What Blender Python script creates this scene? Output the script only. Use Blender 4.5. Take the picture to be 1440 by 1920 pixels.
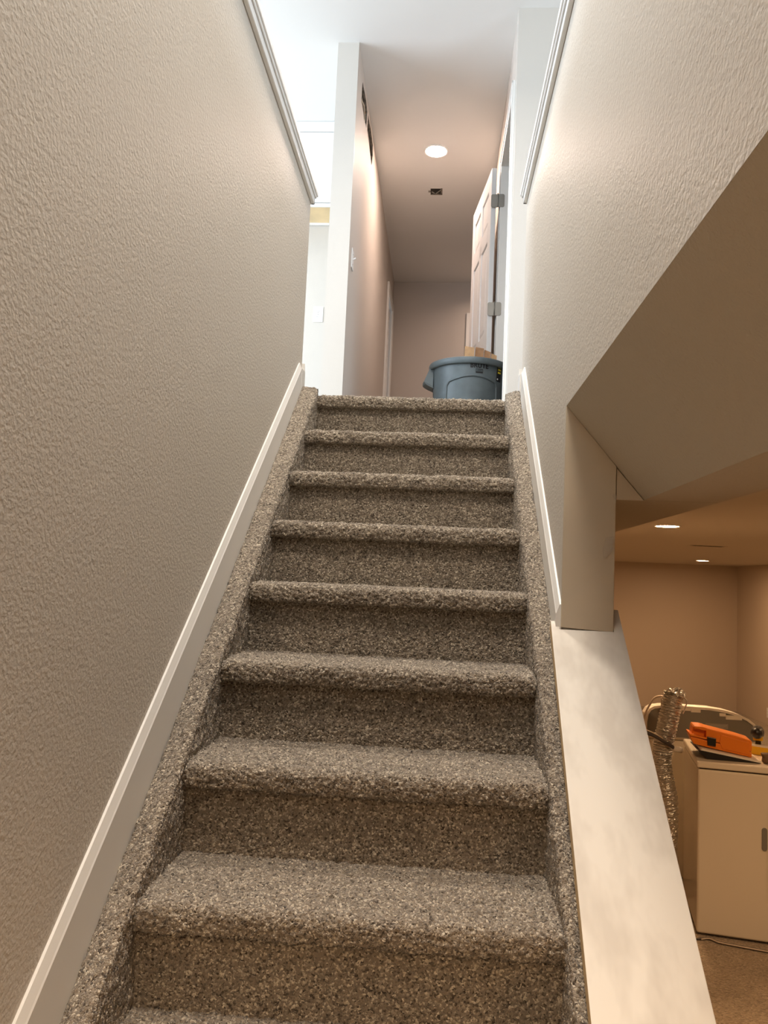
import bpy, bmesh, math, random
import numpy as np
from mathutils import Vector, Matrix, geometry
from math import sin, cos, pi, radians, atan2, sqrt

random.seed(4)
RNG = np.random.default_rng(11)
for o in list(bpy.data.objects):
    bpy.data.objects.remove(o)
scene = bpy.context.scene
C = scene.collection

# All heights below are measured from the lens (z = 0 at eye level); LIFT moves the
# finished scene so that the basement floor is z = 0.
LIFT = 1.83

# ------------------------------------------------------------------ camera
YAW, PITCH, ROLL = -0.0715, 0.0850, 0.0441
FPX = 1484.0
cam_d = bpy.data.cameras.new('camera'); cam = bpy.data.objects.new('camera', cam_d); C.objects.link(cam)
_f = Vector((sin(YAW)*cos(PITCH), cos(YAW)*cos(PITCH), sin(PITCH)))
_r = Vector((cos(YAW), -sin(YAW), 0)); _u = _r.cross(_f)
_r2 = _r*cos(ROLL) + _u*sin(ROLL); _u2 = -_r*sin(ROLL) + _u*cos(ROLL)
cam.matrix_world = Matrix(((_r2.x, _u2.x, -_f.x, 0.138), (_r2.y, _u2.y, -_f.y, 0.0),
                           (_r2.z, _u2.z, -_f.z, LIFT), (0, 0, 0, 1)))
cam_d.sensor_fit = 'VERTICAL'; cam_d.sensor_height = 36.0; cam_d.lens = 36.0*FPX/1920.0
cam_d.clip_start = 0.02
scene.camera = cam

# ------------------------------------------------------------------ world, lights, exposure
w = bpy.data.worlds.new('world'); scene.world = w; w.use_nodes = True
w.node_tree.nodes['Background'].inputs[0].default_value = (0.75, 0.87, 1.0, 1)
w.node_tree.nodes['Background'].inputs[1].default_value = 1.2
scene.view_settings.view_transform = 'Standard'; scene.view_settings.look = 'None'
scene.view_settings.gamma = 1.0; scene.view_settings.use_curve_mapping = False
scene.view_settings.exposure = 1.35

def area(name, loc, aim, sx, sy, power, col, spread=180):
    d = bpy.data.lights.new(name, 'AREA'); d.shape = 'RECTANGLE'; d.size = sx; d.size_y = sy
    d.energy = power; d.color = col; d.spread = radians(spread)
    o = bpy.data.objects.new(name, d); C.objects.link(o)
    o.location = Vector(loc) + Vector((0, 0, LIFT))
    o.rotation_euler = Vector(aim).to_track_quat('-Z', 'Y').to_euler()
    return o
def down(name, x, y, z, power, col, size=0.13, spread=150):
    d = bpy.data.lights.new(name, 'AREA'); d.shape = 'DISK'; d.size = size; d.energy = power; d.color = col
    d.spread = radians(spread)
    o = bpy.data.objects.new(name, d); C.objects.link(o); o.location = (x, y, z - .004 + LIFT)
    return o
DAY = (0.75, 0.87, 1.0)
WARM = (1.0, 0.63, 0.34)
HALLC = (1.0, 0.76, 0.63)
# daylight at the three windows of the upper floor (left wall, wall behind the photographer, right wall)
area('window_light_left', (-3.98, 3.3, 2.0), (1, 0, -.05), 2.6, 1.5, 76, DAY)
area('window_light_rear', (-1.6, -2.96, 2.0), (0, 1, -.05), 2.6, 1.5, 50, DAY)
area('window_light_right', (3.46, 1.2, 2.0), (-1, 0, -.05), 1.8, 1.4, 34, DAY)
# recessed basement lamps outside the frame, on the same grid as the ones in view
for i, (x, y, p) in enumerate([(1.71, -.1, 6), (1.71, 2.8, 9), (3.8, 2.8, 7), (3.8, 5.6, 8), (3.8, 8.4, 8), (1.71, 8.4, 8), (1.71, 11.3, 8)]):
    down('basement_lamp', x, y, .455, p, WARM)
down('stair_foot_lamp', -.05, -.75, .455, 14, (1.0, .69, .42))
down('stairwell_fill', -.1, 2.6, 3.174, 12, (1.0, .88, .76), .3)  # added fill light over the stairs, no known fixture
down('stairwell_fill_near', .05, .8, 3.174, 19, (1.0, .86, .72), .7)  # second added fill, large and soft, for the lower steps and sill
down('kitchen_fill', -2.0, 4.4, 3.174, 5, (1.0, .93, .82), .2)  # added fill that brightens the kitchen wall and cabinet
down('hall_side_lamp', .8, 7.75, 3.174, 3.2, (1.0, .72, .56))
HALL_EMIT, BASE_EMIT = 145, 190

# ------------------------------------------------------------------ materials
def mat(name, col, rough=.5, metal=0., spec=.5, bump=None, speck=None, coat=0, sheen=0):
    """bump = list of (kind, scale, strength, distance); speck = (scale, amount)"""
    m = bpy.data.materials.new(name); m.use_nodes = True; nt = m.node_tree; b = nt.nodes['Principled BSDF']
    b.inputs['Base Color'].default_value = (*col, 1); b.inputs['Roughness'].default_value = rough
    b.inputs['Metallic'].default_value = metal; b.inputs['Specular IOR Level'].default_value = spec
    b.inputs['Coat Weight'].default_value = coat; b.inputs['Sheen Weight'].default_value = sheen
    tc = nt.nodes.new('ShaderNodeTexCoord'); prev = None
    for k, sc, st, di in (bump or []):
        if k == 'noise':
            t = nt.nodes.new('ShaderNodeTexNoise'); t.inputs['Scale'].default_value = sc; t.inputs['Detail'].default_value = 3
            out = t.outputs[0]
        else:
            t = nt.nodes.new('ShaderNodeTexVoronoi'); t.feature = 'SMOOTH_F1'; t.inputs['Scale'].default_value = sc; out = t.outputs[0]
        nt.links.new(tc.outputs['Object'], t.inputs['Vector'])
        bp = nt.nodes.new('ShaderNodeBump'); bp.inputs['Strength'].default_value = st; bp.inputs['Distance'].default_value = di
        nt.links.new(out, bp.inputs['Height'])
        if prev: nt.links.new(prev, bp.inputs['Normal'])
        prev = bp.outputs[0]
    if prev: nt.links.new(prev, b.inputs['Normal'])
    if speck:
        t = nt.nodes.new('ShaderNodeTexNoise'); t.inputs['Scale'].default_value = speck[0]; t.inputs['Detail'].default_value = 4
        nt.links.new(tc.outputs['Object'], t.inputs['Vector'])
        r = nt.nodes.new('ShaderNodeMix'); r.data_type = 'RGBA'
        r.inputs[6].default_value = (*[c*(1-speck[1]) for c in col], 1); r.inputs[7].default_value = (*[min(1, c*(1+speck[1])) for c in col], 1)
        mr = nt.nodes.new('ShaderNodeMapRange'); mr.inputs[1].default_value = .35; mr.inputs[2].default_value = .65
        nt.links.new(t.outputs[0], mr.inputs[0]); nt.links.new(mr.outputs[0], r.inputs[0]); nt.links.new(r.outputs[2], b.inputs['Base Color'])
    return m
def emit(name, col, s):
    m = bpy.data.materials.new(name); m.use_nodes = True; nt = m.node_tree; nt.nodes.remove(nt.nodes['Principled BSDF'])
    e = nt.nodes.new('ShaderNodeEmission'); e.inputs[0].default_value = (*col, 1); e.inputs[1].default_value = s
    nt.links.new(e.outputs[0], nt.nodes['Material Output'].inputs[0]); return m
def carpet_mat(name, dark, mid, light, scale=210):
    m = bpy.data.materials.new(name); m.use_nodes = True; nt = m.node_tree; b = nt.nodes['Principled BSDF']
    b.inputs['Roughness'].default_value = 1; b.inputs['Specular IOR Level'].default_value = .08
    b.inputs['Sheen Weight'].default_value = .25; b.inputs['Sheen Roughness'].default_value = .6
    tc = nt.nodes.new('ShaderNodeTexCoord')
    v = nt.nodes.new('ShaderNodeTexVoronoi'); v.inputs['Scale'].default_value = scale
    n = nt.nodes.new('ShaderNodeTexNoise'); n.inputs['Scale'].default_value = scale*.8; n.inputs['Detail'].default_value = 2
    # slight wobble of the tuft pattern
    ad = nt.nodes.new('ShaderNodeVectorMath'); ad.operation = 'MULTIPLY_ADD'; ad.inputs[1].default_value = (.006,)*3
    nt.links.new(tc.outputs['Object'], n.inputs['Vector']); nt.links.new(n.outputs['Color'], ad.inputs[0])
    nt.links.new(tc.outputs['Object'], ad.inputs[2]); nt.links.new(ad.outputs[0], v.inputs['Vector'])
    sp = nt.nodes.new('ShaderNodeSeparateColor'); nt.links.new(v.outputs['Color'], sp.inputs[0])
    r = nt.nodes.new('ShaderNodeValToRGB'); cr = r.color_ramp
    cr.elements[0].position = .0; cr.elements[0].color = (*dark, 1)
    cr.elements[1].position = 1; cr.elements[1].color = (*light, 1)
    e = cr.elements.new(.30); e.color = (*mid, 1); e = cr.elements.new(.72); e.color = (*[a*1.15 for a in mid], 1)
    nt.links.new(sp.outputs[0], r.inputs[0])
    big = nt.nodes.new('ShaderNodeTexNoise'); big.inputs['Scale'].default_value = 9; big.inputs['Detail'].default_value = 3
    nt.links.new(tc.outputs['Object'], big.inputs['Vector'])
    mr = nt.nodes.new('ShaderNodeMapRange'); mr.inputs[3].default_value = .82; mr.inputs[4].default_value = 1.16
    nt.links.new(big.outputs[0], mr.inputs[0])
    mu = nt.nodes.new('ShaderNodeVectorMath'); mu.operation = 'SCALE'
    nt.links.new(r.outputs[0], mu.inputs[0]); nt.links.new(mr.outputs[0], mu.inputs['Scale']); nt.links.new(mu.outputs[0], b.inputs['Base Color'])
    bp = nt.nodes.new('ShaderNodeBump'); bp.inputs['Strength'].default_value = .9; bp.inputs['Distance'].default_value = .004
    inv = nt.nodes.new('ShaderNodeMath'); inv.operation = 'SUBTRACT'; inv.inputs[0].default_value = 1
    nt.links.new(v.outputs['Distance'], inv.inputs[1]); nt.links.new(inv.outputs[0], bp.inputs['Height'])
    nt.links.new(bp.outputs[0], b.inputs['Normal'])
    return m

PEEL = [('noise', 125, .85, .0022), ('noise', 300, .3, .0008)]
M = {}
M['wall'] = mat('wall_paint', (.60, .555, .49), .5, spec=.4, bump=PEEL)
M['wallfine'] = mat('wall_paint_fine', (.57, .535, .485), .45, bump=[('noise', 160, .3, .0012)])
M['smooth'] = mat('wall_paint_smooth', (.56, .485, .37), .5, speck=(4, .05))
M['hall'] = mat('hall_paint', (.56, .51, .46), .62, bump=[('noise', 140, .25, .001)])
M['basement'] = mat('basement_paint', (.52, .43, .34), .55, bump=[('noise', 120, .2, .001)])
M['ceiling'] = mat('ceiling_paint', (.80, .80, .79), .7, bump=[('noise', 110, .2, .001)])
M['bceiling'] = mat('basement_ceiling_paint', (.54, .475, .38), .7, bump=[('noise', 110, .2, .001)])
M['soffit'] = mat('soffit_shaded_paint', (.44, .375, .28), .6, bump=PEEL)  # darker than the ceiling paint: the soffit's shade is put into its colour
M['trim'] = mat('trim_white', (.80, .79, .76), .35)
M['trimraw'] = mat('raw_primed_edge', (.55, .40, .22), .8)
M['door'] = mat('door_white', (.80, .80, .80), .38)
M['white'] = mat('cabinet_white', (.86, .86, .85), .4)
M['maple'] = mat('raw_maple', (.88, .70, .42), .5, speck=(6, .08))
M['nickel'] = mat('satin_nickel', (.30, .285, .255), .45, metal=.5)
M['steel'] = mat('steel', (.6, .6, .6), .3, metal=1)
M['carpet'] = carpet_mat('stair_carpet', (.050, .035, .022), (.275, .226, .170), (.76, .675, .54), 275)
M['carpet2'] = carpet_mat('basement_carpet', (.16, .115, .07), (.24, .18, .115), (.36, .28, .19), 120)
M['dark'] = mat('hole_shade', (.03, .025, .02), .9)  # near-black, shade inside openings put into the colour
M['lath'] = mat('raw_drywall_core', (.20, .175, .145), .95, bump=[('noise', 60, .8, .006)], speck=(28, .45))
M['paper'] = mat('torn_paper', (.50, .44, .35), .9, bump=[('noise', 90, .6, .003)])
M['can'] = mat('grey_plastic', (.105, .135, .150), .48, speck=(14, .12), bump=[('noise', 220, .08, .0005)])
M['black'] = mat('black_print', (.008, .008, .01), .6)
M['yellow'] = mat('yellow_print', (.80, .66, .03), .5)
M['wood1'] = mat('pine_light', (.50, .31, .16), .7, speck=(30, .15))
M['wood2'] = mat('pine_brown', (.32, .17, .08), .7, speck=(30, .2))
M['enamel'] = mat('white_enamel', (.72, .65, .53), .25, coat=.3)
M['rubberdark'] = mat('dark_gap', (.02, .017, .013), .8)
M['greypanel'] = mat('grey_back_panel', (.19, .18, .155), .6)
M['console'] = mat('console_white', (.78, .73, .64), .35)
M['foil'] = mat('crumpled_foil', (.58, .56, .52), .38, metal=.92, bump=[('noise', 90, .6, .004), ('voronoi', 60, .4, .003)])
M['hose'] = mat('dark_hose', (.06, .05, .045), .5)
M['cable'] = mat('beige_cable', (.50, .42, .33), .5)
M['orange'] = mat('orange_plastic', (.80, .215, .010), .42)
M['blackp'] = mat('black_plastic', (.012, .011, .010), .35)
M['yellowp'] = mat('yellow_plastic', (.80, .48, .01), .4)
M['brown'] = mat('brown_leather', (.13, .075, .035), .7)
M['plate'] = mat('outlet_plate', (.84, .84, .83), .35)
M['slot'] = mat('outlet_slot', (.05, .05, .05), .6)
M['glowhall'] = emit('hall_diffuser', HALLC, HALL_EMIT)
M['glowbase'] = emit('basement_diffuser', WARM, BASE_EMIT)

# sill board: white primer brushed over wood, thin and blotchy in places
def primed():
    m = bpy.data.materials.new('primed_board'); m.use_nodes = True; nt = m.node_tree; b = nt.nodes['Principled BSDF']
    b.inputs['Roughness'].default_value = .42
    tc = nt.nodes.new('ShaderNodeTexCoord'); mp = nt.nodes.new('ShaderNodeMapping'); mp.inputs['Scale'].default_value = (14, 6, 6)
    n = nt.nodes.new('ShaderNodeTexNoise'); n.inputs['Scale'].default_value = 1; n.inputs['Detail'].default_value = 3; n.inputs['Roughness'].default_value = .6
    r = nt.nodes.new('ShaderNodeValToRGB'); r.color_ramp.elements[0].position = .34; r.color_ramp.elements[0].color = (.70, .65, .575, 1)
    r.color_ramp.elements[1].position = .56; r.color_ramp.elements[1].color = (.83, .785, .705, 1)
    nt.links.new(tc.outputs['Object'], mp.inputs[0]); nt.links.new(mp.outputs[0], n.inputs['Vector']); nt.links.new(n.outputs[0], r.inputs[0])
    nt.links.new(r.outputs[0], b.inputs['Base Color']); return m
M['primed'] = primed()

# ------------------------------------------------------------------ helpers
def link(name, me, m, parent=None, smooth=False, bevel=0, seg=2):
    if isinstance(m, (list, tuple)):
        for k in m: me.materials.append(k)
    elif m: me.materials.append(m)
    o = bpy.data.objects.new(name, me); C.objects.link(o)
    if parent: o.parent = parent
    if smooth:
        me.polygons.foreach_set('use_smooth', [True]*len(me.polygons))
    if bevel:
        b = o.modifiers.new('bevel', 'BEVEL'); b.width = bevel; b.segments = seg; b.limit_method = 'ANGLE'; b.angle_limit = radians(40)
    return o
class MB:
    def __init__(s): s.v = []; s.f = []; s.mi = []
    def box(s, x0, x1, y0, y1, z0, z1, mi=0, top=None):
        if x0 > x1: x0, x1 = x1, x0
        if y0 > y1: y0, y1 = y1, y0
        if z0 > z1: z0, z1 = z1, z0
        n = len(s.v)
        s.v += [(x0,y0,z0),(x1,y0,z0),(x1,y1,z0),(x0,y1,z0),(x0,y0,z1),(x1,y0,z1),(x1,y1,z1),(x0,y1,z1)]
        s.f += [tuple(n+i for i in q) for q in [(0,3,2,1),(4,5,6,7),(0,1,5,4),(1,2,6,5),(2,3,7,6),(3,0,4,7)]]
        s.mi += [mi]*6; return s
    def prism(s, pts, axis, a, b, mi=0):
        """closed outline pts (u,v) extruded along axis 'x','y','z' from a to b"""
        n = len(s.v); k = len(pts)
        area2 = sum(pts[i][0]*pts[(i+1) % k][1]-pts[(i+1) % k][0]*pts[i][1] for i in range(k))
        if area2 < 0: pts = pts[::-1]
        if a > b: a, b = b, a
        def P(u, v, t): return {'x': (t, u, v), 'y': (u, t, v), 'z': (u, v, t)}[axis]
        s.v += [P(u, v, a) for u, v in pts] + [P(u, v, b) for u, v in pts]
        flip = axis == 'y'
        lo = list(range(n, n+k)); hi = list(range(n+k, n+2*k))
        s.f.append(tuple(lo if flip else lo[::-1])); s.f.append(tuple(hi[::-1] if flip else hi))
        for i in range(k):
            j = (i+1) % k; q = (lo[i], lo[j], hi[j], hi[i]); s.f.append(q[::-1] if flip else q)
        s.mi += [mi]*(k+2); return s
    def tube(s, pts, r, n=8, closed=False, mi=0, caps=True):
        pts = [Vector(p) for p in pts]; N = len(pts); base = len(s.v)
        up = Vector((0, 0, 1))
        T = []
        for i in range(N):
            a = pts[(i-1) % N] if closed or i else pts[0]; b = pts[(i+1) % N] if closed or i < N-1 else pts[-1]
            T.append((b-a).normalized())
        nrm = T[0].cross(up)
        if nrm.length < 1e-3: nrm = T[0].cross(Vector((1, 0, 0)))
        nrm.normalize()
        for i in range(N):
            nrm = (nrm - T[i]*nrm.dot(T[i])).normalized(); bn = T[i].cross(nrm)
            rr = r[i] if hasattr(r, '__len__') else r
            for k in range(n):
                a = 2*pi*k/n; s.v.append(tuple(pts[i]+(nrm*cos(a)+bn*sin(a))*rr))
        for i in range(N if closed else N-1):
            for k in range(n):
                a = base+i*n+k; b = base+i*n+(k+1) % n; c = base+((i+1) % N)*n+(k+1) % n; d = base+((i+1) % N)*n+k
                s.f.append((a, b, c, d)); s.mi.append(mi)
        if not closed and caps:
            s.f.append(tuple(range(base+n-1, base-1, -1))); s.f.append(tuple(range(base+(N-1)*n, base+N*n))); s.mi += [mi, mi]
        return s
    def lathe(s, prof, c=(0, 0, 0), n=32, mi=0, a0=0, a1=2*pi):
        full = abs(a1-a0-2*pi) < 1e-6; base = len(s.v); m = n if full else n+1
        for r, z in prof:
            for k in range(m):
                a = a0+(a1-a0)*k/n; s.v.append((c[0]+r*cos(a), c[1]+r*sin(a), c[2]+z))
        for i in range(len(prof)-1):
            for k in range(n):
                k2 = (k+1) % m if full else k+1
                s.f.append((base+i*m+k, base+i*m+k2, base+(i+1)*m+k2, base+(i+1)*m+k)); s.mi.append(mi)
        return s
    def build(s, name, m, parent=None, smooth=False, bevel=0, seg=2):
        me = bpy.data.meshes.new(name); me.from_pydata(s.v, [], s.f); me.update()
        if isinstance(m, (list, tuple)): me.polygons.foreach_set('material_index', s.mi)
        bm = bmesh.new(); bm.from_mesh(me); bmesh.ops.recalc_face_normals(bm, faces=bm.faces); bm.to_mesh(me); bm.free()
        o = link(name, me, m, parent, smooth, bevel, seg)
        return o
def tag(o, label=None, cat=None, group=None, kind=None):
    if label: o['label'] = label
    if cat: o['category'] = cat
    if group: o['group'] = group
    if kind: o['kind'] = kind
    return o
def thing(name, loc, label, cat, rz=0, group=None):
    o = bpy.data.objects.new(name, None); C.objects.link(o); o.location = loc; o.rotation_euler = (0, 0, rz)
    o.empty_display_size = .05
    return tag(o, label, cat, group)
def struct(o, label=None): o['kind'] = 'structure'; return tag(o, label)
def box(name, b, m, parent=None, bevel=0): return MB().box(*b).build(name, m, parent, bevel=bevel)

# ================================================================== SETTING
ZF, ZC, ZB, FL = .738, 3.178, .457, -1.83      # upper floor, upper ceiling, basement ceiling, basement floor
XL, XR, T = -.455, .445, .124                  # stair walls and wall thickness
XRO, XLO = XR+T, XL-T
YE = 3.17                                      # where the low walls end at the landing

struct(box('floor', (-.9, 5.1, -3.2, 13.3, FL-.1, FL), M['carpet2']), 'brown carpeted basement floor')
struct(box('ceiling_basement', (XRO, 5.1, -3.2, 13.3, ZB, ZF-.012), M['bceiling']), 'tan basement ceiling')
struct(box('ceiling_basement', (-.9, XRO, -3.2, -.45, ZB, ZF-.012), M['bceiling']), 'tan ceiling over the foot of the stairs')
struct(box('floor_upper', (-4.1, XLO, -3.2, 8.5, ZB, ZF), M['carpet']), 'upper floor left of the stairwell')
struct(box('floor_upper', (XLO, XRO, YE+.03, 8.5, ZB, ZF-.004), M['carpet']), 'hallway floor at the top of the stairs')
struct(box('floor_upper', (XRO, 3.6, -3.2, 8.5, ZF-.012, ZF), M['carpet']), 'upper floor right of the stairwell')
struct(box('floor_upper', (XLO, XRO, -3.2, -.45, ZF-.012, ZF), M['carpet']), 'upper floor behind the stairwell')
struct(box('ceiling', (-4.1, 3.6, -3.2, 8.5, ZC, ZC+.1), M['ceiling']), 'white ceiling of the upper floor')

# low walls of the stairwell
struct(box('wall_left', (XLO, XL, -3.2, YE, FL, 1.578), M['wall']), 'textured greige wall left of the stairs')
struct(MB().box(XR, XRO, -.45, YE, ZB, 1.590).box(XR, XRO, 2.0, YE, -1.0, ZB).build('wall_right', [M['wall']]), 'textured greige wall right of the stairs')
# smooth end of the right wall (the post face), skinned with a plain sheet of board, with a torn patch
pf = struct(MB().prism([(XR-.001, -.098), (XRO+.002, -.105), (XRO+.002, .3065), (XR-.001, .4575)], 'y', 1.990, 2.0).build('trim_1', M['smooth'], bevel=.0012),
            'smooth boarded end face of the wall above the sill')
tp = MB().prism([(.541, .096), (.549, .128), (.566, .132), (.570, .118), (.562, .108), (.569, .10), (.557, .085), (.545, .075)], 'y', 1.9878, 1.9905)
tp.build('torn_patch', M['paper'], pf)
MB().prism([(.5635, .232), (.571, .215), (.571, .232), (.5665, .238)], 'y', 1.988, 1.9905).build('torn_patch', M['paper'], pf)
# understair wall on the basement side and half wall that carries the sill board
struct(box('wall_understair', (XR+.05, XRO, 2.0, 13.2, FL, ZB), M['basement']), 'wall under the stairs on the basement side')
hw = [(-.2, FL), (2.0, FL), (2.0, -.125), (.72, -1.122), (-.2, -1.83+.02)]
struct(MB().prism(hw, 'x', XR, XRO).build('wall_half', M['wallfine']), 'sloping half wall under the sill board')
# dropped soffit: chamfered to the stairs in front of the post, boxed behind it
SX0, SX1, SZ = .641, .823, .225
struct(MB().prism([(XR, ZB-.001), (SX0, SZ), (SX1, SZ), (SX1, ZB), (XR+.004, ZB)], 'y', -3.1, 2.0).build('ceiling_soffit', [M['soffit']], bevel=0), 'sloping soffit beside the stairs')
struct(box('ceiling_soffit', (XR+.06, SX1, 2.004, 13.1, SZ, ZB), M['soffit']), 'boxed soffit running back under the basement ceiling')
gus = struct(MB().prism([(XRO+.004, .2235), (XRO+.004, .302), (.640, .2235)], 'y', 2.0-.006, 2.006).build('trim_2', M['smooth']), 'small triangular filler board below the sloping soffit')
# basement shell
struct(box('wall_far', (XRO, 5.1, 13.08, 13.3, FL, ZB), M['basement']), 'tan far wall of the basement')
struct(box('wall_basement_right', (4.92, 5.1, -3.2, 13.08, FL, ZB), M['basement']), 'tan right wall of the basement')
struct(box('wall_rear', (-.9, 5.1, -3.3, -3.2, FL, ZC), M['basement']), 'wall behind the foot of the stairs')
# cross wall that closes the stairwell behind the photographer, above the basement ceiling
struct(box('wall_header', (XL, XR, -.55, -.45, ZB, 1.578), M['wall']), 'low wall across the back of the stairwell')

# upper floor shell with three windows
def wall_with_window(name, axis, p, th, a0, a1, z0, z1, wa0, wa1, wz0, wz1, m, label):
    b = MB()
    for (u0, u1, v0, v1) in [(a0, wa0, z0, z1), (wa1, a1, z0, z1), (wa0, wa1, z0, wz0), (wa0, wa1, wz1, z1)]:
        if axis == 'x': b.box(p, p+th, u0, u1, v0, v1)
        else: b.box(u0, u1, p, p+th, v0, v1)
    return struct(b.build(name, m), label)
wall_with_window('wall_upper_left', 'x', -4.1, .1, -3.2, 5.55, ZF, ZC, 2.0, 4.6, 1.2, 2.8, M['wallfine'], 'left wall of the upper room')
wall_with_window('wall_upper_rear', 'y', -3.2, .1, -4.1, 3.6, ZF, ZC, -2.9, -.3, 1.2, 2.8, M['wallfine'], 'rear wall of the upper room')
wall_with_window('wall_upper_right', 'x', 3.5, .1, -3.2, 4.16, ZF, ZC, .3, 2.1, 1.3, 2.7, M['wallfine'], 'right wall of the upper room')
for n, (ax, p, a0, a1, z0, z1) in enumerate([('x', -4.06, 2.0, 4.6, 1.2, 2.8), ('y', -3.16, -2.9, -.3, 1.2, 2.8), ('x', 3.53, .3, 2.1, 1.3, 2.7)]):
    b = MB()
    for (u0, u1, v0, v1) in [(a0, a0+.05, z0, z1), (a1-.05, a1, z0, z1), (a0, a1, z0, z0+.05), (a0, a1, z1-.05, z1), ((a0+a1)/2-.02, (a0+a1)/2+.02, z0, z1)]:
        if ax == 'x': b.box(p, p+.03, u0, u1, v0, v1)
        else: b.box(u0, u1, p, p+.03, v0, v1)
    struct(b.build('window_%d' % (n+1), M['trim']), 'white window frame of the upper room')
struct(box('wall_kitchen', (-4.1, -.575, 5.55, 5.67, ZF, ZC), M['wallfine']), 'bright kitchen wall beyond the low wall')
struct(box('wall_corner', (.465, 3.6, 4.155, 4.275, ZF, ZC), M['wallfine']), 'greige wall facing the stairs right of the hallway')
# hallway partition (left) with a torn opening near the ceiling
PX0, PX1 = -.575, -.450
def holed_face(name, outer, holes, x, m, depth, inner_m):
    """wall face in the plane X = x with ragged holes cut right through it, each hole given its own sides"""
    b = bmesh.new()
    edges = []
    for loop in [outer]+holes:
        vs = [b.verts.new((x, y, z)) for y, z in loop]
        edges += [b.edges.new((vs[i], vs[(i+1) % len(vs)])) for i in range(len(vs))]
    bmesh.ops.triangle_fill(b, edges=edges, use_beauty=True, use_dissolve=False)
    for f in b.faces: f.material_index = 0
    for loop in holes:
        vs = [b.verts.new((x, y, z)) for y, z in loop]; wv = [b.verts.new((x-depth, y, z)) for y, z in loop]
        for i in range(len(vs)):
            j = (i+1) % len(vs); f = b.faces.new((vs[i], vs[j], wv[j], wv[i])); f.material_index = 1
    me = bpy.data.meshes.new(name); b.to_mesh(me); b.free()
    return me
def jag(pts, n, a):
    out = []
    for i in range(len(pts)):
        p, q = pts[i], pts[(i+1) % len(pts)]
        for k in range(n):
            t = k/n; out.append((p[0]+(q[0]-p[0])*t+random.uniform(-a, a), p[1]+(q[1]-p[1])*t+random.uniform(-a, a)))
    return out
H1 = jag([(4.66, 2.965), (4.68, 3.095), (4.86, 3.118), (5.00, 3.10), (4.99, 2.985), (4.84, 2.955)], 3, .006)
H2 = jag([(5.04, 2.995), (5.05, 3.11), (5.24, 3.128), (5.44, 3.125), (5.47, 3.05), (5.42, 2.955), (5.2, 2.985)], 3, .006)
me = holed_face('wall_partition', [(4.44, ZF), (7.40, ZF), (7.40, ZC), (4.44, ZC)], [H1, H2], PX1, None, .016, None)
pw = struct(link('wall_partition', me, [M['hall'], M['lath']]), 'hallway partition wall with a torn opening near the ceiling')
MB().box(PX0, PX1-.10, 4.44, 7.40, ZF, ZC).build('wall_back', M['wallfine'], pw)
MB().box(PX0, PX1, 4.43, 4.442, ZF, ZC).box(PX1-.10, PX1, 7.38, 7.40, ZF, ZC).build('wall_end', M['wallfine'], pw)
MB().box(PX1-.099, PX1-.02, 4.46, 5.6, 2.93, 3.17).build('cavity_backing', M['lath'], pw)
MB().box(PX1-.03, PX1-.008, 5.0, 5.036, 2.93, 3.17).build('stud', M['wood2'], pw)
MB().box(PX1-.03, PX1-.012, 5.30, 5.47, 2.93, 2.995).build('slot_shade_block', M['dark'], pw)  # solid block, its dark colour stands in for shade deep in the opening
MB().tube([(PX1-.012, 4.70, 3.0), (PX1-.004, 4.82, 3.03), (PX1-.012, 4.97, 3.01)], .006, 6).build('torn_strip', M['paper'], pw)
struct(MB().box(PX0, PX1, 8.03, 8.33, ZF, ZC).box(PX0, PX1, 7.40, 8.03, 2.80, ZC).build('wall_hall_left', M['hall']), 'left hallway wall around the far doorway')
struct(box('wall_hall_end', (-.6, 2.2, 8.21, 8.33, ZF, ZC), M['hall']), 'pinkish beige wall at the end of the hallway')
HX = .465
struct(MB().box(HX, HX+.12, 5.05, 7.2, ZF, ZC).box(HX, HX+.12, 4.27, 5.05, 2.76, ZC).box(HX, 2.2, 7.1, 7.2, ZF, ZC).build('wall_hall_right', M['hall']), 'right hallway wall with the open doorway')
struct(MB().box(2.1, 2.2, 4.27, 8.33, ZF, ZC).build('wall_bedroom', M['hall']), 'wall of the dark room behind the open door')

# door casings and jambs
def casing_y(name, x, y0, y1, ztop, side, label, w=.062, th=.015):
    """casing on a wall plane X = x, opening y0..y1, head at ztop; side = +1 when it sticks out to +x"""
    a, c = (x, x+th*side); b = MB()
    for (u0, u1, v0, v1) in [(y0-w, y0, ZF, ztop+w), (y1, y1+w, ZF, ztop+w), (y0, y1, ztop, ztop+w)]: b.box(a, c, u0, u1, v0, v1)
    for (u0, u1, v0, v1) in [(y0-w, y0-w+.016, ZF, ztop+w), (y1+w-.016, y1+w, ZF, ztop+w), (y0-w, y1+w, ztop+w-.016, ztop+w)]: b.box(c, c+.005*side, u0, u1, v0, v1)
    return struct(b.build(name, M['trim'], bevel=.002), label)
casing_y('trim_3', HX, 4.285, 5.03, 2.742, -1, 'white casing of the open doorway')
struct(MB().box(HX-.001, HX+.12, 4.275, 4.285, ZF, 2.745).box(HX-.001, HX+.12, 5.03, 5.05, ZF, 2.745).box(HX-.001, HX+.12, 4.28, 5.05, 2.742, 2.76)
       .box(HX+.045, HX+.08, 5.018, 5.03, ZF, 2.742).box(HX+.045, HX+.08, 4.285, 4.297, ZF, 2.742).build('trim_4', M['trim'], bevel=.0015), 'white jamb of the open doorway')
casing_y('trim_5', PX1, 7.405, 8.02, 2.785, 1, 'white casing of the far doorway on the left')
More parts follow.
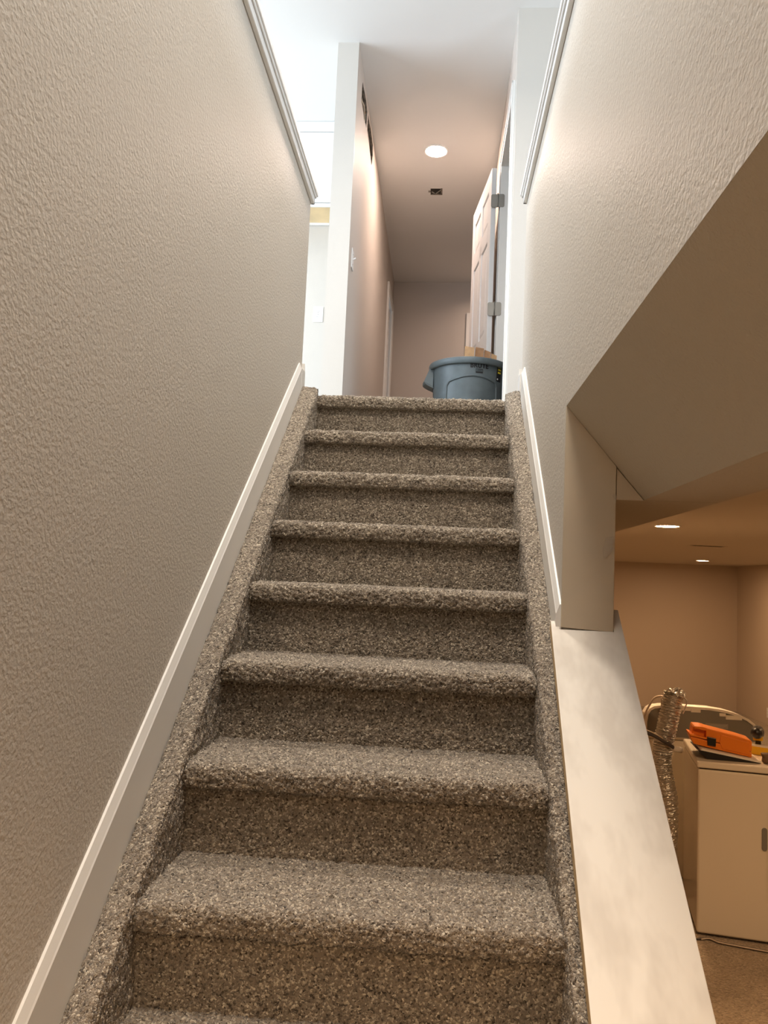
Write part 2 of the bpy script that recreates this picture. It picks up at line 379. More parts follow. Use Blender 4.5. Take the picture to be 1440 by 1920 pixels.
struct(MB().box(.334, .394, 8.195, 8.21, ZF, 2.785+.06).box(.394, 1.2, 8.195, 8.21, 2.785, 2.845).box(1.14, 1.2, 8.195, 8.21, ZF, 2.785).build('trim_6', M['trim'], bevel=.002), 'white casing on the end wall of the hallway')

# six-panel doors
def six_panel(name, wd, ht, th, hinges, label):
    r = bpy.data.objects.new(name, None); C.objects.link(r); r['kind'] = 'structure'; r['label'] = label
    st, mid = .095, .08
    rows = [(.22, .76), (.90, 1.52), (1.64, ht-.12)]
    cols = [(st, (wd-mid)/2), ((wd+mid)/2, wd-st)]
    f = MB(); f.box(0, st, -th, 0, 0, ht).box(wd-st, wd, -th, 0, 0, ht).box((wd-mid)/2, (wd+mid)/2, -th, 0, .2, ht-.1)
    zz = [0]+[v for rw in rows for v in rw]+[ht]
    for i in range(0, len(zz), 2): f.box(st, wd-st, -th, 0, zz[i], zz[i+1])
    f.build('door_frame', M['door'], r, bevel=.003)
    for (z0, z1) in rows:
        for (x0, x1) in cols:
            b = MB()
            for sy, y in ((-1, -th+.012), (1, -.012)):
                m_ = .03; n = len(b.v); yo = y+sy*.009
                b.v += [(x0, y, z0), (x1, y, z0), (x1, y, z1), (x0, y, z1), (x0+m_, yo, z0+m_), (x1-m_, yo, z0+m_), (x1-m_, yo, z1-m_), (x0+m_, yo, z1-m_)]
                b.f += [(n+0, n+1, n+5, n+4), (n+1, n+2, n+6, n+5), (n+2, n+3, n+7, n+6), (n+3, n+0, n+4, n+7), (n+4, n+5, n+6, n+7)]; b.mi += [0]*5
            b.build('panel', M['door'], r)
    return r
LEAF_Z = ZF+.012
leaf = six_panel('door_1', .70, 2.736-LEAF_Z, .033, True, 'white six-panel door standing open into the hallway')
# leaf local x runs from the hinge edge outward; local -y is its thickness
ang = atan2(5.727-5.037, .300-.392)
leaf.location = (.3925, 5.040, LEAF_Z); leaf.rotation_euler = (0, 0, ang)
def rrect(u0, u1, v0, v1, r, left=True, right=True, n=4):
    p = []
    for (cx, cy, a, on) in [(u1-r, v0+r, -90, right), (u1-r, v1-r, 0, right), (u0+r, v1-r, 90, left), (u0+r, v0+r, 180, left)]:
        if on: p += [(cx+r*cos(radians(a+90*k/n)), cy+r*sin(radians(a+90*k/n))) for k in range(n+1)]
        else: p.append((u1 if cx > (u0+u1)/2 else u0, v0 if cy < (v0+v1)/2 else v1))
    return p
for hz in (2.506, 1.777, .95):
    h = bpy.data.objects.new('hinge', None); C.objects.link(h); h.parent = leaf
    h.matrix_parent_inverse = (Matrix.Translation(leaf.location) @ Matrix.Rotation(ang, 4, 'Z')).inverted()
    h.location = (.4345, 5.028, hz)
    MB().prism(rrect(-.043, -.002, -.044, .044, .011, True, False), 'y', .0035, .0065).build('hinge_plate', M['nickel'], h)
    MB().prism(rrect(.002, .044, -.044, .044, .011, False, True), 'y', -.0015, .0015).build('hinge_plate', M['nickel'], h)
    MB().tube([(0, -.004, -.046), (0, -.004, .046)], .0048, 10).build('hinge_pin', M['nickel'], h, smooth=True)
d2 = six_panel('door_2', .60, 2.03, .035, False, 'closed door in the far doorway on the left')
d2.location = (PX1-.05, 7.41, ZF+.01); d2.rotation_euler = (0, 0, pi/2)

# caps of the low walls
def cap(name, xin, xout, zb, y0, y1, label):
    s = 1 if xout > xin else -1          # s: direction away from the stairwell
    b = MB()
    b.box(xin-.026*s, xout+.026*s, y0, y1+.03, zb+.040, zb+.060)
    b.box(xin-.0005*s, xin-.015*s, y0, y1+.014, zb, zb+.040)
    b.box(xin-.015*s, xin-.021*s, y0, y1+.02, zb+.028, zb+.040)
    b.box(xin-.015*s, xout+.015*s, y1+.0005, y1+.014, zb, zb+.040)
    return struct(b.build(name, M['trim'], bevel=.0025), label)
cap('trim_7', XL, XLO, 1.560, -.4, YE, 'white cap along the top of the left low wall')
cap('trim_8', XR, XRO, 1.572, -.4, YE, 'white cap along the top of the right low wall')

# sloping baseboards: a profiled board whose top edge follows the given line
def sloped_board(name, xw, s, ya, za, yb, zb, h, label, square=False):
    """xw wall plane, s = direction out of the wall, from (ya,za) lower end to (yb,zb) upper end = line of the top edge"""
    prof = [(0, 0), (.0045, -.001), (.0115, -.021), (.0135, -.025), (.0135, -h), (0, -h)]
    me_v = []; n = len(prof); yb2 = yb
    for (y, z) in ((ya, za), (yb, zb)):
        me_v += [(xw+s*t, y, z+dz) for t, dz in prof]
    f = [tuple(range(n-1, -1, -1)), tuple(range(n, 2*n))]+[(i, (i+1) % n, n+(i+1) % n, n+i) for i in range(n)]
    b = MB(); b.v = me_v; b.f = f; b.mi = [0]*len(f)
    return struct(b.build(name, M['trim']), label)
def lerp_z(p, q, y): return p[1]+(q[1]-p[1])*(y-p[0])/(q[0]-p[0])
LT = [(1.162, -.675), (3.085, .845)]; RT = [(2.03, -.012), (3.02, .822)]
sloped_board('baseboard_left', XL, 1, -.1, lerp_z(*LT, -.1), 3.10, lerp_z(*LT, 3.10), .30, 'white baseboard sloping up the left wall')
sloped_board('baseboard_right', XR, -1, 1.995, lerp_z(*RT, 1.995), 3.05, lerp_z(*RT, 3.05), .30, 'white baseboard sloping up the right wall')
for nm, xi, xo, s in (('baseboard_left_end', XL, XLO, 1), ('baseboard_right_end', XR, XRO, -1)):
    b = MB(); x0, x1 = sorted((xi+s*.012, xo-s*.012))
    b.prism([(YE, ZF), (YE+.014, ZF), (YE+.014, ZF+.10), (YE+.006, ZF+.13), (YE, ZF+.135)], 'x', x0, x1)
    x0, x1 = sorted((xi+s*.0132, xi))
    b.box(x0, x1, 3.11, YE+.0138, ZF, ZF+.10)
    struct(b.build(nm, M['trim'], bevel=.0015), 'short white baseboard around the end of the low wall')

# sill board on the half wall
def board_z(y): return -.093+.779*(y-2.0)
b = MB(); th = .019
y0, y1 = -.2, 2.075
xa0, xb0, xa1, xb1 = .393-.0361*(1.28-y0), .582-.0165*(1.28-y0), .4215, .596
b.v = [(xa0, y0, board_z(y0)), (xb0, y0, board_z(y0)), (xb1, 2.055, board_z(2.055)), (XRO+.003, 2.055, board_z(2.055)), (XRO+.003, 2.0-.012, board_z(1.988)), (XR-.003, 2.0-.012, board_z(1.988)), (XR-.003, 2.012, board_z(2.012)), (xa1, 2.012, board_z(2.012))]
n = 8; b.v += [(x, y+.012, z-.022) for x, y, z in b.v]
b.f = [tuple(range(8)), tuple(range(15, 7, -1))]+[(i, (i+1) % 8, 8+(i+1) % 8, 8+i) for i in range(8)]; b.mi = [0, 0]+[0]*8
b.mi[-1] = 1
sill = struct(b.build('trim_9', [M['primed'], M['trimraw']], bevel=.0015), 'white-primed sloping sill board beside the stairs')

# ================================================================== CARPETED STAIRS
RUN, RISE, Y0, HW = .244, .190, 3.134, .3805
stairs = thing('carpeted_staircase', (0, 0, 0), 'straight staircase covered in speckled grey-brown carpet', 'staircase')
def grid_obj(name, P, m, parent, amp, amp2=.0012, taper=None):
    """P: (n, k, 3) array of surface points; tufts pushed out along the surface normal"""
    n, k, _ = P.shape
    du = np.gradient(P, axis=0); dv = np.gradient(P, axis=1)
    N = np.cross(du, dv); N /= np.linalg.norm(N, axis=2, keepdims=True)+1e-12
    w = RNG.normal(size=(n+2, k+2))
    w = (w[1:-1, 1:-1]*2+w[:-2, 1:-1]+w[2:, 1:-1]+w[1:-1, :-2]+w[1:-1, 2:])/2.83
    c = RNG.normal(size=(n//14+3, k//14+3)); yi = np.linspace(0, n//14+1.99, n); xi = np.linspace(0, k//14+1.99, k)
    a = yi.astype(int); bb = xi.astype(int); fy = (yi-a)[:, None]; fx = (xi-bb)[None]
    low = c[a][:, bb]*(1-fy)*(1-fx)+c[a+1][:, bb]*fy*(1-fx)+c[a][:, bb+1]*(1-fy)*fx+c[a+1][:, bb+1]*fy*fx
    d = np.clip(w, -2.2, 2.2)*amp+low*amp2
    jit = RNG.uniform(-.0006, .0006, size=P.shape)
    Q = P+N*d[..., None]+jit
    me = bpy.data.meshes.new(name); me.vertices.add(n*k); me.vertices.foreach_set('co', Q.reshape(-1).astype(np.float32))
    idx = np.arange(n*k).reshape(n, k)
    q = np.stack([idx[:-1, :-1], idx[1:, :-1], idx[1:, 1:], idx[:-1, 1:]], -1).reshape(-1, 4)
    me.loops.add(q.size); me.loops.foreach_set('vertex_index', q.reshape(-1).astype(np.int32))
    me.polygons.add(len(q)); me.polygons.foreach_set('loop_start', np.arange(0, q.size, 4, dtype=np.int32))
    me.polygons.foreach_set('use_smooth', np.ones(len(q), dtype=bool))
    me.update(calc_edges=True); me.validate()
    return link(name, me, m, parent)
def resample(pts, step):
    pts = np.array(pts, float); d = np.r_[0, np.cumsum(np.linalg.norm(np.diff(pts, axis=0), axis=1))]
    t = np.linspace(0, d[-1], max(2, int(d[-1]/step)+1)); return np.stack([np.interp(t, d, pts[:, i]) for i in range(2)], 1)
R = .0235; OH = .031
def tread_profile(back):
    p = [(back, 0), (.034, 0)]
    for i in range(1, 11):
        a = pi/2+pi/2*i/10; p.append((.024+.023*cos(a), -.021+.021*sin(a)))
    p += [(.0, -.030), (.0015, -.040)]
    for i in range(1, 6):
        a = pi+pi/2*i/5; p.append((.0095+.008*cos(a), -.042+.008*sin(a)))
    p.append((OH+.004, -.049)); return p
for k in range(14):
    zt = ZF-RISE*k; yn = Y0-RUN*k
    step = .0032 if k <= 3 else (.0028 if k < 9 else .012)
    back = RUN+OH+.004 if k else .30
    prof = resample(tread_profile(back), step); xs = np.arange(-HW-.004, HW+.0041, step)
    P = np.zeros((len(prof), len(xs), 3)); P[..., 0] = xs[None]; P[..., 1] = prof[:, 0:1]+yn; P[..., 2] = prof[:, 1:2]+zt
    e = np.clip((HW+.004-np.abs(xs))/.03, 0, 1); dip = (1-np.sqrt(1-(1-e)**2))*.011
    front = np.clip(1-(prof[:, 0:1]-R)/.05, 0, 1)
    P[..., 2] -= dip[None]*front*(prof[:, 1:2] > -R); P[..., 1] += dip[None]*front*.8
    grid_obj('tread', P, M['carpet'], stairs, .0017 if k < 9 else .001)
    zb = -RISE-.004
    rz = np.arange(-.045, zb-.001, -step); P = np.zeros((len(rz), len(xs), 3))
    P[..., 0] = xs[None]; P[..., 1] = yn+OH; P[..., 2] = rz[:, None]+zt
    grid_obj('riser', P, M['carpet'], stairs, .0009, .0006)
# carpet-wrapped stringers either side
def stringer(side, xin, xout, lo, hi):
    step = .0034
    s = 1 if side > 0 else -1
    # cross-section (x, dz relative to outer edge line); from foot of the inner face, over the top, to the outer edge
    rr = .016; wdt = abs(xout-xin); pts = [(0, -.26), (0, -rr)]+[(rr-rr*cos(a), -rr+rr*sin(a)) for a in np.linspace(0, pi/2, 7)[1:]]+[(wdt-.004, 0), (wdt, -.004), (wdt+.004, -.03)]
    pr = resample(pts, step); ys = np.arange(-.1, 3.166, step)
    P = np.zeros((len(pr), len(ys), 3))
    P[..., 0] = xin+s*pr[:, 0:1]; P[..., 1] = ys[None]
    outer = lo[1]+(hi[1]-lo[1])*(ys-lo[0])/(hi[0]-lo[0])
    nosel = ZF-(RISE/RUN)*(Y0-ys)+.010
    tt = np.clip(pr[:, 0:1]/wdt, 0, 1)
    top = nosel[None]*(1-tt)+outer[None]*tt
    top = np.minimum(top, .768)
    P[..., 2] = top+pr[:, 1:2]
    if s > 0: P = P[::-1]
    o = grid_obj('stringer', P, M['carpet'], stairs, .0014, .0012)
    # rounded upper end
    xs = np.arange(0, wdt+.001, step); zs = np.arange(.766, ZF-.05, -step)
    Q = np.zeros((len(zs), len(xs), 3)); Q[..., 0] = xin+s*xs[None]; Q[..., 1] = 3.164; Q[..., 2] = zs[:, None]
    if s < 0: Q = Q[::-1]
    grid_obj('stringer_end', Q, M['carpet'], o, .0014)
stringer(-1, -HW, XL+.0138, (1.30, -.733), (3.054, .703))
stringer(1, HW, XR-.0138, (2.073, -.086), (3.06, .731))

# ================================================================== FIXTURES
def downlight(loc, m, label, size=.075):
    t = thing('ceiling_light', loc, label, 'ceiling light')
    MB().lathe([(size, -.003), (size, .0), (size+.0155, 0), (size+.0155, -.003), (size+.012, -.006), (size, -.005), (size, -.002)], n=40).build('trim_ring', M['white'], t, smooth=True)
    MB().lathe([(.0001, -.0035), (size*.6, -.0035), (size, -.0030), (size, -.001), (.0001, -.001)], n=40).build('diffuser', m, t, smooth=True)
    return t
downlight((.005, 5.62, ZC), M['glowhall'], 'round recessed ceiling light over the upstairs hallway')
downlight((1.71, 5.6, ZB), M['glowbase'], 'nearer recessed ceiling light in the basement ceiling')
downlight((3.80, 11.3, ZB), M['glowbase'], 'farther recessed ceiling light near the basement corner')
# opening in the hallway ceiling with a metal box
t = thing('junction_box', (-.002, 6.23, ZC), 'small open electrical box in the hallway ceiling beyond the light', 'electrical box')
MB().box(-.040, .050, -.045, .045, -.001, .0).build('cavity_shade_plate', M['dark'], t)  # flat plate, the shade of the open box is in its colour
MB().box(-.058, -.040, -.012, .012, -.004, 0).build('mounting_tab', M['nickel'], t)
MB().box(.044, .056, -.05, .05, -.006, 0).build('box_edge', M['lath'], t)
MB().box(-.040, .050, .040, .050, -.006, 0).build('box_edge', M['lath'], t)
MB().tube([(-.03, .0, -.004), (.0, .02, -.012), (.03, -.02, -.010), (.045, -.035, -.004)], .005, 6).build('wire', M['lath'], t, smooth=True)
# dark slot register in the basement ceiling
t = thing('ceiling_register', (2.70, 7.78, ZB), 'thin dark slotted register in the basement ceiling', 'vent', rz=.12)
MB().box(-.175, .175, -.055, .055, -.003, 0).build('register_frame', M['bceiling'], t)
for i in range(4): MB().box(-.152, .152, -.046+i*.025, -.030+i*.025, -.0036, -.0025).build('slot', M['dark'], t)  # flat strips, shade of the register openings painted dark

def outlet(loc, rz, label, h=.115):
    t = thing('wall_outlet', loc, label, 'outlet', rz)
    MB().prism(rrect(-.036, .036, -h/2, h/2, .006), 'y', -.006, 0).build('cover_plate', M['plate'], t, bevel=.0015)
    for s in (-1, 1):
        MB().prism(rrect(-.016, .016, s*.021-.0135, s*.021+.0135, .008), 'y', -.008, -.005).build('socket', M['plate'], t)
        b = MB().box(-.008, -.006, -.0084, -.007, s*.021-.002, s*.021+.007).box(.006, .008, -.0084, -.007, s*.021-.002, s*.021+.006).box(-.002, .002, -.0084, -.007, s*.021-.009, s*.021-.005)
        b.build('slots', M['slot'], t)
    MB().tube([(0, -.0075, 0), (0, -.005, 0)], .003, 8).build('screw', M['nickel'], t)
    return t
outlet((-.801, 5.55, 1.893), 0, 'white duplex outlet on the bright kitchen wall')
outlet((4.92, 11.88, -1.66), -pi/2, 'white outlet low on the right basement wall', .14)
t = thing('light_switch', (PX1, 4.58, 1.905), 'white toggle light switch on the hallway partition', 'light switch', -pi/2)
t.rotation_euler = (0, 0, pi/2)
MB().prism(rrect(-.037, .037, -.06, .06, .005), 'y', -.006, 0).build('cover_plate', M['plate'], t, bevel=.002)
MB().prism([(-.006, -.004), (-.006, .004), (-.022, .012), (-.024, .004)], 'x', -.004, .004).build('toggle', M['plate'], t)
for s in (-1, 1): MB().tube([(0, -.0072, s*.03), (0, -.005, s*.03)], .003, 8).build('screw', M['nickel'], t)

# kitchen wall cabinet hanging under the ceiling
t = thing('wall_cabinet', (0, 0, 0), 'white wall cabinet hung under the kitchen ceiling', 'cabinet')
CX0, CX1, CY, CZ = -2.2, -.580, 5.25, 2.575
MB().box(CX0, CX1, CY+.02, 5.548, CZ+.012, ZC-.002).build('cabinet_box', M['white'], t)
MB().box(CX0+.01, CX1-.002, CY+.02, 5.546, CZ, CZ+.012).build('underside', M['maple'], t)
MB().box(CX0, CX1, CY+.005, CY+.02, CZ-.012, CZ+.012).box(CX0, CX1, 5.53, 5.548, CZ-.016, CZ).build('light_rail', M['white'], t, bevel=.002)
MB().box(CX0, CX1, CY-.006, CY+.02, 3.104, ZC-.002).build('top_trim', M['white'], t, bevel=.003)
for i in range(3):
    a = CX0+.005+i*.538; d = MB(); c = a+.53
    d.box(a, c, CY+.004, CY+.018, CZ+.016, 3.098).box(a, a+.06, CY-.004, CY+.004, CZ+.016, 3.098).box(c-.06, c, CY-.004, CY+.004, CZ+.016, 3.098)
    d.box(a+.06, c-.06, CY-.004, CY+.004, 3.04, 3.098).box(a+.06, c-.06, CY-.004, CY+.004, CZ+.016, CZ+.07)
    d.build('door', M['white'], t, bevel=.0015)

# ================================================================== TRASH CAN AND OFFCUTS
TX, TY = .278, 4.788
can = thing('trash_can', (TX, TY, ZF), 'grey round plastic trash can standing at the top of the stairs', 'trash can')
def rad(h): return .190+(.224-.190)*min(h, .55)/.55
MB().lathe([(.0001, 0), (.18, 0), (.19, .01), (rad(.3), .3), (.224, .548), (.224, .55)]+[(.218, .55), (rad(.3)-.006, .3), (.184, .02), (.0001, .02)], n=72).build('body', M['can'], can, smooth=True)
MB().lathe([(.223, .545), (.238, .543), (.2435, .548), (.2445, .572), (.242, .580), (.236, .583), (.224, .578), (.219, .565), (.219, .545)], n=72).build('rim', M['can'], can, smooth=True)
def on_can(th, h, off=0.):
    r = rad(h)+off; return (r*sin(radians(th)), -r*cos(radians(th)), h)
# moulded arch on each side
for c0 in (5, 185):
    pts = [(-45, .06), (-45, .20), (-44, .36), (-42.5, .420), (-38, .444), (-28, .456), (-14, .469), (0, .475), (14, .472), (28, .460), (38, .448), (42.5, .425), (44, .36), (45, .20), (45, .06)]
    fine = []
    for (a, h), (a2, h2) in zip(pts[:-1], pts[1:]):
        for k in range(5): fine.append((a+(a2-a)*k/5, h+(h2-h)*k/5))
    b = MB().tube([on_can(c0+a, h, .001) for a, h in fine], .0065, 8)
    b.build('moulded_arch', M['can'], can, smooth=True)
# loop handles left and right
for sgn in (-1, 1):
    h = MB()
    def arc_slab(prof):
        base = len(h.v); n = len(prof); K = 9
        for k in range(K):
            u = -1+2*k/(K-1); y = u*.062
            for (r, z) in prof:
                rr = r-.222; rr *= sqrt(max(0, 1-.35*u*u)); x = sqrt(max(1e-6, .222**2-y*y))+rr
                h.v.append((sgn*x, y, z))
        for k in range(K-1):
            for i in range(n):
                j = (i+1) % n; h.f.append((base+k*n+i, base+k*n+j, base+(k+1)*n+j, base+(k+1)*n+i)); h.mi.append(0)
        h.f.append(tuple(base+i for i in range(n))); h.f.append(tuple(base+(K-1)*n+i for i in range(n-1, -1, -1))); h.mi += [0, 0]
    arc_slab([(.222, .560), (.240, .556), (.262, .505), (.280, .470), (.279, .455), (.262, .446), (.219, .430), (.219, .440), (.256, .456), (.266, .466), (.252, .498), (.232, .538), (.222, .545)])
    hd = h.build('handle', M['can'], can, smooth=False, bevel=.002)
    for u in (-.060, .060):
        g = MB().prism([(sgn*.214, .56), (sgn*.236, .556), (sgn*.272, .468), (sgn*.214, .438)], 'y', u-.004, u+.004)
        g.build('handle_cheek', M['can'], can, bevel=.0015)
# lettering and emblem
cu = bpy.data.curves.new('letters', 'FONT'); cu.body = 'BRUTE'; cu.size = .036; cu.extrude = .0012; cu.offset = .0012; cu.align_x = 'CENTER'; cu.space_character = 1.06
to = bpy.data.objects.new('tmp', cu); C.objects.link(to); bpy.context.view_layer.update()
me = bpy.data.meshes.new_from_object(to.evaluated_get(bpy.context.evaluated_depsgraph_get())); bpy.data.objects.remove(to)
xsv = [v.co.x for v in me.vertices]; sc = .110/(max(xsv)-min(xsv))
def wrap(me, th0, h0, sc=1, off=.0015):
    for v in me.vertices:
        x, y, z = v.co; hh = h0+y*1.08
        v.co = Vector(on_can(th0+math.degrees(x*sc/.223), hh, off+z))
wrap(me, 14.5, .522, sc); link('lettering', me, M['black'], can)
b = MB()
def flat(x0, x1, y0, y1): 
    n = 6
    for i in range(n):
        a, c = x0+(x1-x0)*i/n, x0+(x1-x0)*(i+1)/n; b.box(a, c, y0, y1, -.0006, .0006)
for (x0, x1, y0, y1) in [(-.022, .022, .014, .0165), (-.022, .022, -.006, .001), (-.022, -.0195, -.006, .0165), (.0195, .022, -.006, .0165), (-.0165, .0165, .0045, .0060), (-.013, .013, .0095, .0105)]: flat(x0, x1, y0, y1)
o = b.build('emblem', M['black'], can); wrap(o.data, 14.5, .497)
b = MB(); flat(-.022, .022, -.05, .048); o = b.build('warning_label', M['black'], can); wrap(o.data, 52, .515, 1, .0012)
wl = o
b = MB()
for y in (.026, .010, -.006): flat(-.012, .016, y, y+.009)
o = b.build('yellow_marks', M['yellow'], wl); wrap(o.data, 52, .515, 1, .0022)
b = MB().tube([(-.012, -.038, -.0005), (-.012, -.038, .0008)], .005, 12); o = b.build('white_mark', M['plate'], wl); wrap(o.data, 52, .515, 1, .002)

# wood offcuts standing in the can
for i, (x, y, wdt, th_, tilt, ln, m, lab) in enumerate([
        (-.002, -.118, .056, .045, .03, .652, 'wood1', 'pale wood offcut in the trash can, leftmost and widest'),
        (.0585, -.108, .050, .036, .03, .652, 'wood2', 'darker wood offcut second from the left in the trash can'),
        (.1065, -.100, .038, .032, .03, .640, 'wood2', 'narrow brown wood offcut second from the right in the trash can'),
        (.147, -.086, .034, .030, .03, .622, 'wood1', 'shortest wood offcut at the right side of the trash can')]):
    o = MB().box(-wdt/2, wdt/2, -th_/2, th_/2, 0, ln).build('wood_offcut', M[m], bevel=.0015)
    for v in o.data.vertices:
        if v.co.z > .3: v.co.z -= (v.co.x+wdt/2)*(.12 if i < 2 else .35)
    o.location = (TX+x-.02, TY+y, ZF+.024); o.rotation_euler = (-.02, .03, .0)
    tag(o, lab, 'offcut', 'wood offcuts in the trash can')

# ================================================================== LAUNDRY
dry = thing('dryer', (1.592, 4.541, FL), 'white dryer with a flat top, orange case lying on it', 'dryer', rz=-.185)
DW, DD, DH = .686, .665, .918
MB().box(.004, DW-.004, .004, DD, .012, DH-.042).build('body', M['enamel'], dry, bevel=.012, seg=3)
MB().box(-.002, DW+.002, -.006, DD+.002, DH-.036, DH).build('top', M['enamel'], dry, bevel=.008, seg=3)
MB().box(.012, DW-.012, .012, DD-.01, DH-.044, DH-.034).build('seam', M['rubberdark'], dry)
for fx in (.06, DW-.06):
    for fy in (.06, DD-.06): MB().lathe([(.0001, 0), (.022, 0), (.022, .014), (.0001, .014)], (fx, fy, 0), 12).build('foot', M['blackp'], dry)
MB().prism(rrect(.372, .655, .22, .74, .05), 'y', -.014, .006).build('door', M['enamel'], dry, bevel=.006, seg=3)
MB().prism(rrect(.325, .352, .48, .60, .013), 'y', -.001, .006).build('recess_plate', M['greypanel'], dry, bevel=.002)  # flat grey plate standing in for a recess at the edge

wash = thing('washing_machine', (0, 0, FL), 'washing machine behind the dryer, grey panel in a rounded white rim', 'washing machine')
MB().box(1.53, 2.22, 5.36, 5.99, .015, .875).build('body', M['enamel'], wash, bevel=.01)
MB().box(1.525, 2.225, 5.355, 6.0, .878, .900).build('top', M['enamel'], wash, bevel=.006)
for fx in (1.58, 2.17):
    for fy in (5.42, 5.93): MB().lathe([(.0001, 0), (.022, 0), (.022, .016), (.0001, .016)], (fx, fy, 0), 12).build('foot', M['blackp'], wash)
out = [(1.505, .895), (1.507, .99), (1.516, 1.04), (1.535, 1.072), (1.565, 1.090), (1.62, 1.098), (1.75, 1.100), (1.92, 1.098), (2.02, 1.086), (2.10, 1.066), (2.16, 1.040), (2.20, 1.010), (2.225, .975), (2.24, .93), (2.243, .895)]
def inset(p, d, cx=0, cz=0):
    r = []; n = len(p)
    for i, (x, z) in enumerate(p):
        a = p[i-1] if i else (p[0][0], p[0][1]-.1); c = p[i+1] if i < n-1 else (p[-1][0], p[-1][1]-.1)
        t = Vector((c[0]-a[0], c[1]-a[1])).normalized(); nx, nz = t.y, -t.x
        r.append((x+nx*d, max(.899, z+nz*d)))
    return r
inn = inset(out, .015, 1.87, 1.0)
n = len(out); b = MB()
for y in (5.325, 5.43):
    b.v += [(x, y, z) for x, z in out]
b.v += [(x, 5.322, z) for x, z in inn]; b.v += [(x, 5.338, z) for x, z in inn]
for i in range(n):
    j = (i+1) % n
    b.f += [(i, n+i, n+j, j), (i, j, 2*n+j, 2*n+i), (2*n+i, 2*n+j, 3*n+j, 3*n+i)]
b.f.append(tuple(range(2*n-1, n-1, -1))); b.mi = [0]*len(b.f)
co = b.build('console', M['console'], wash)
MB().prism(inset(out, .014, 1.87, 1.0), 'y', 5.336, 5.345).build('back_panel', M['greypanel'], co)
b = MB()
for x0, x1, z0, z1 in ((1.70, 1.798, 1.072, 1.088), (1.80, 1.86, 1.064, 1.088), (1.98, 2.018, 1.048, 1.068), (2.02, 2.12, 1.030, 1.056)):
    MB().box(x0, x1, 5.327, 5.337, z0, z1).build('clip_tab', M['console'], co)
ls = MB().box(1.895, 2.035, 5.333, 5.3365, .965, 1.000).build('label_sticker', mat('sticker', (.30, .275, .235), .6), co)
ls2 = MB().box(1.93, 1.985, 5.333, 5.3365, .940, .957).build('label_sticker', M['plate'], co)
b = MB()
for i in range(4): b.box(1.912 if i else 1.925, 2.028-.008*i, 5.3315, 5.3325, .992-.007*i-.002, .992-.007*i)
b.build('print_lines', mat('sticker_print', (.42, .39, .34), .6), co)

# foil duct
def path(pts, n):
    P = [Vector(p) for p in pts]; out = []
    for i in range(len(P)-1):
        p0 = P[max(i-1, 0)]; p1 = P[i]; p2 = P[i+1]; p3 = P[min(i+2, len(P)-1)]
        for k in range(n):
            t = k/n; out.append(.5*((2*p1)+(-p0+p2)*t+(2*p0-5*p1+4*p2-p3)*t*t+(-p0+3*p1-3*p2+p3)*t**3))
    out.append(P[-1]); return out
dp = path([(1.553, 4.84, -.592), (1.530, 4.835, -.68), (1.505, 4.83, -.80), (1.482, 4.825, -.92), (1.485, 4.82, -1.03), (1.515, 4.81, -1.20), (1.52, 4.82, -1.45), (1.50, 4.83, FL+.062)], 44)
rads = []
for i in range(len(dp)):
    rr = .0515+.0055*abs(cos(i*pi/6.0))**.6+random.uniform(-.001, .001)
    if i > 140: rr -= .004
    rads.append(rr)
duct = MB().tube(dp, rads, 28, caps=False)
rngd = random.Random(3)
for i in range(len(duct.v)):
    ring = i//28
    a = .0030 if ring > 14 else .006
    x, y, z = duct.v[i]; duct.v[i] = (x+rngd.uniform(-a, a), y+rngd.uniform(-a, a), z+rngd.uniform(-a, a)*.4)
du = duct.build('foil_duct', M['foil'])
tag(du, 'ribbed silver foil duct standing upright left of the dryer', 'duct')
# crumpled closed top of the duct
b = MB(); ng = 28
for j in range(7):
    a = j/6*pi/2
    for k in range(ng):
        t = 2*pi*k/ng; rr = .054*cos(a)+rngd.uniform(-.006, .006); b.v.append((1.557+rr*cos(t)*1.06+.012*j/6, 4.84+rr*sin(t), -.598+.034*sin(a)+rngd.uniform(-.010, .010)))
for j in range(6):
    for k in range(ng): b.f.append((j*ng+k, j*ng+(k+1) % ng, (j+1)*ng+(k+1) % ng, (j+1)*ng+k)); b.mi.append(0)
b.f.append(tuple(6*ng+k for k in range(ng))); b.mi.append(0)
b.build('crumpled_top', M['foil'], du)
MB().tube(path([(1.585, 4.80, -.60), (1.607, 4.79, -.625), (1.598, 4.79, -.67), (1.585, 4.79, -.70)], 8), .004, 6).build('loose_strip', M['foil'], du, smooth=True)

h = MB().tube(path([(1.31, 4.74, -.79), (1.40, 4.74, -.822), (1.47, 4.745, -.858), (1.545, 4.76, -.900)], 8), .010, 10).build('drain_hose', M['hose'], smooth=True)
tag(h, 'dark hose crossing in front of the foil duct', 'hose')
MB().tube([(1.525, 4.75, -.893), (1.572, 4.765, -.903)], .017, 14).build('hose_fitting', M['console'], h, smooth=True)
MB().tube(path([(1.312, 4.735, -.778), (1.40, 4.735, -.808), (1.46, 4.737, -.838)], 8), .004, 8).build('hose_painted_highlight', M['cable'], h, smooth=True)  # beige strand added along the hose as a painted highlight
MB().tube(path([(1.31, 4.74, -.79), (1.20, 4.76, -.95), (1.15, 4.80, -1.4), (1.16, 4.84, FL+.01), (1.3, 4.9, FL+.01)], 8), .010, 10).build('hose_tail', M['hose'], h, smooth=True)
c = MB().tube(path([(1.52, 5.31, -1.05), (1.49, 5.30, -.92), (1.495, 5.28, -.80), (1.525, 5.26, -.715), (1.56, 5.25, -.670), (1.62, 5.24, -.665), (1.68, 5.25, -.675), (1.72, 5.27, -.76)], 8), .0065, 8).build('power_cable', M['cable'], smooth=True)
tag(c, 'beige cable looped over the left end of the grey panel', 'cable')
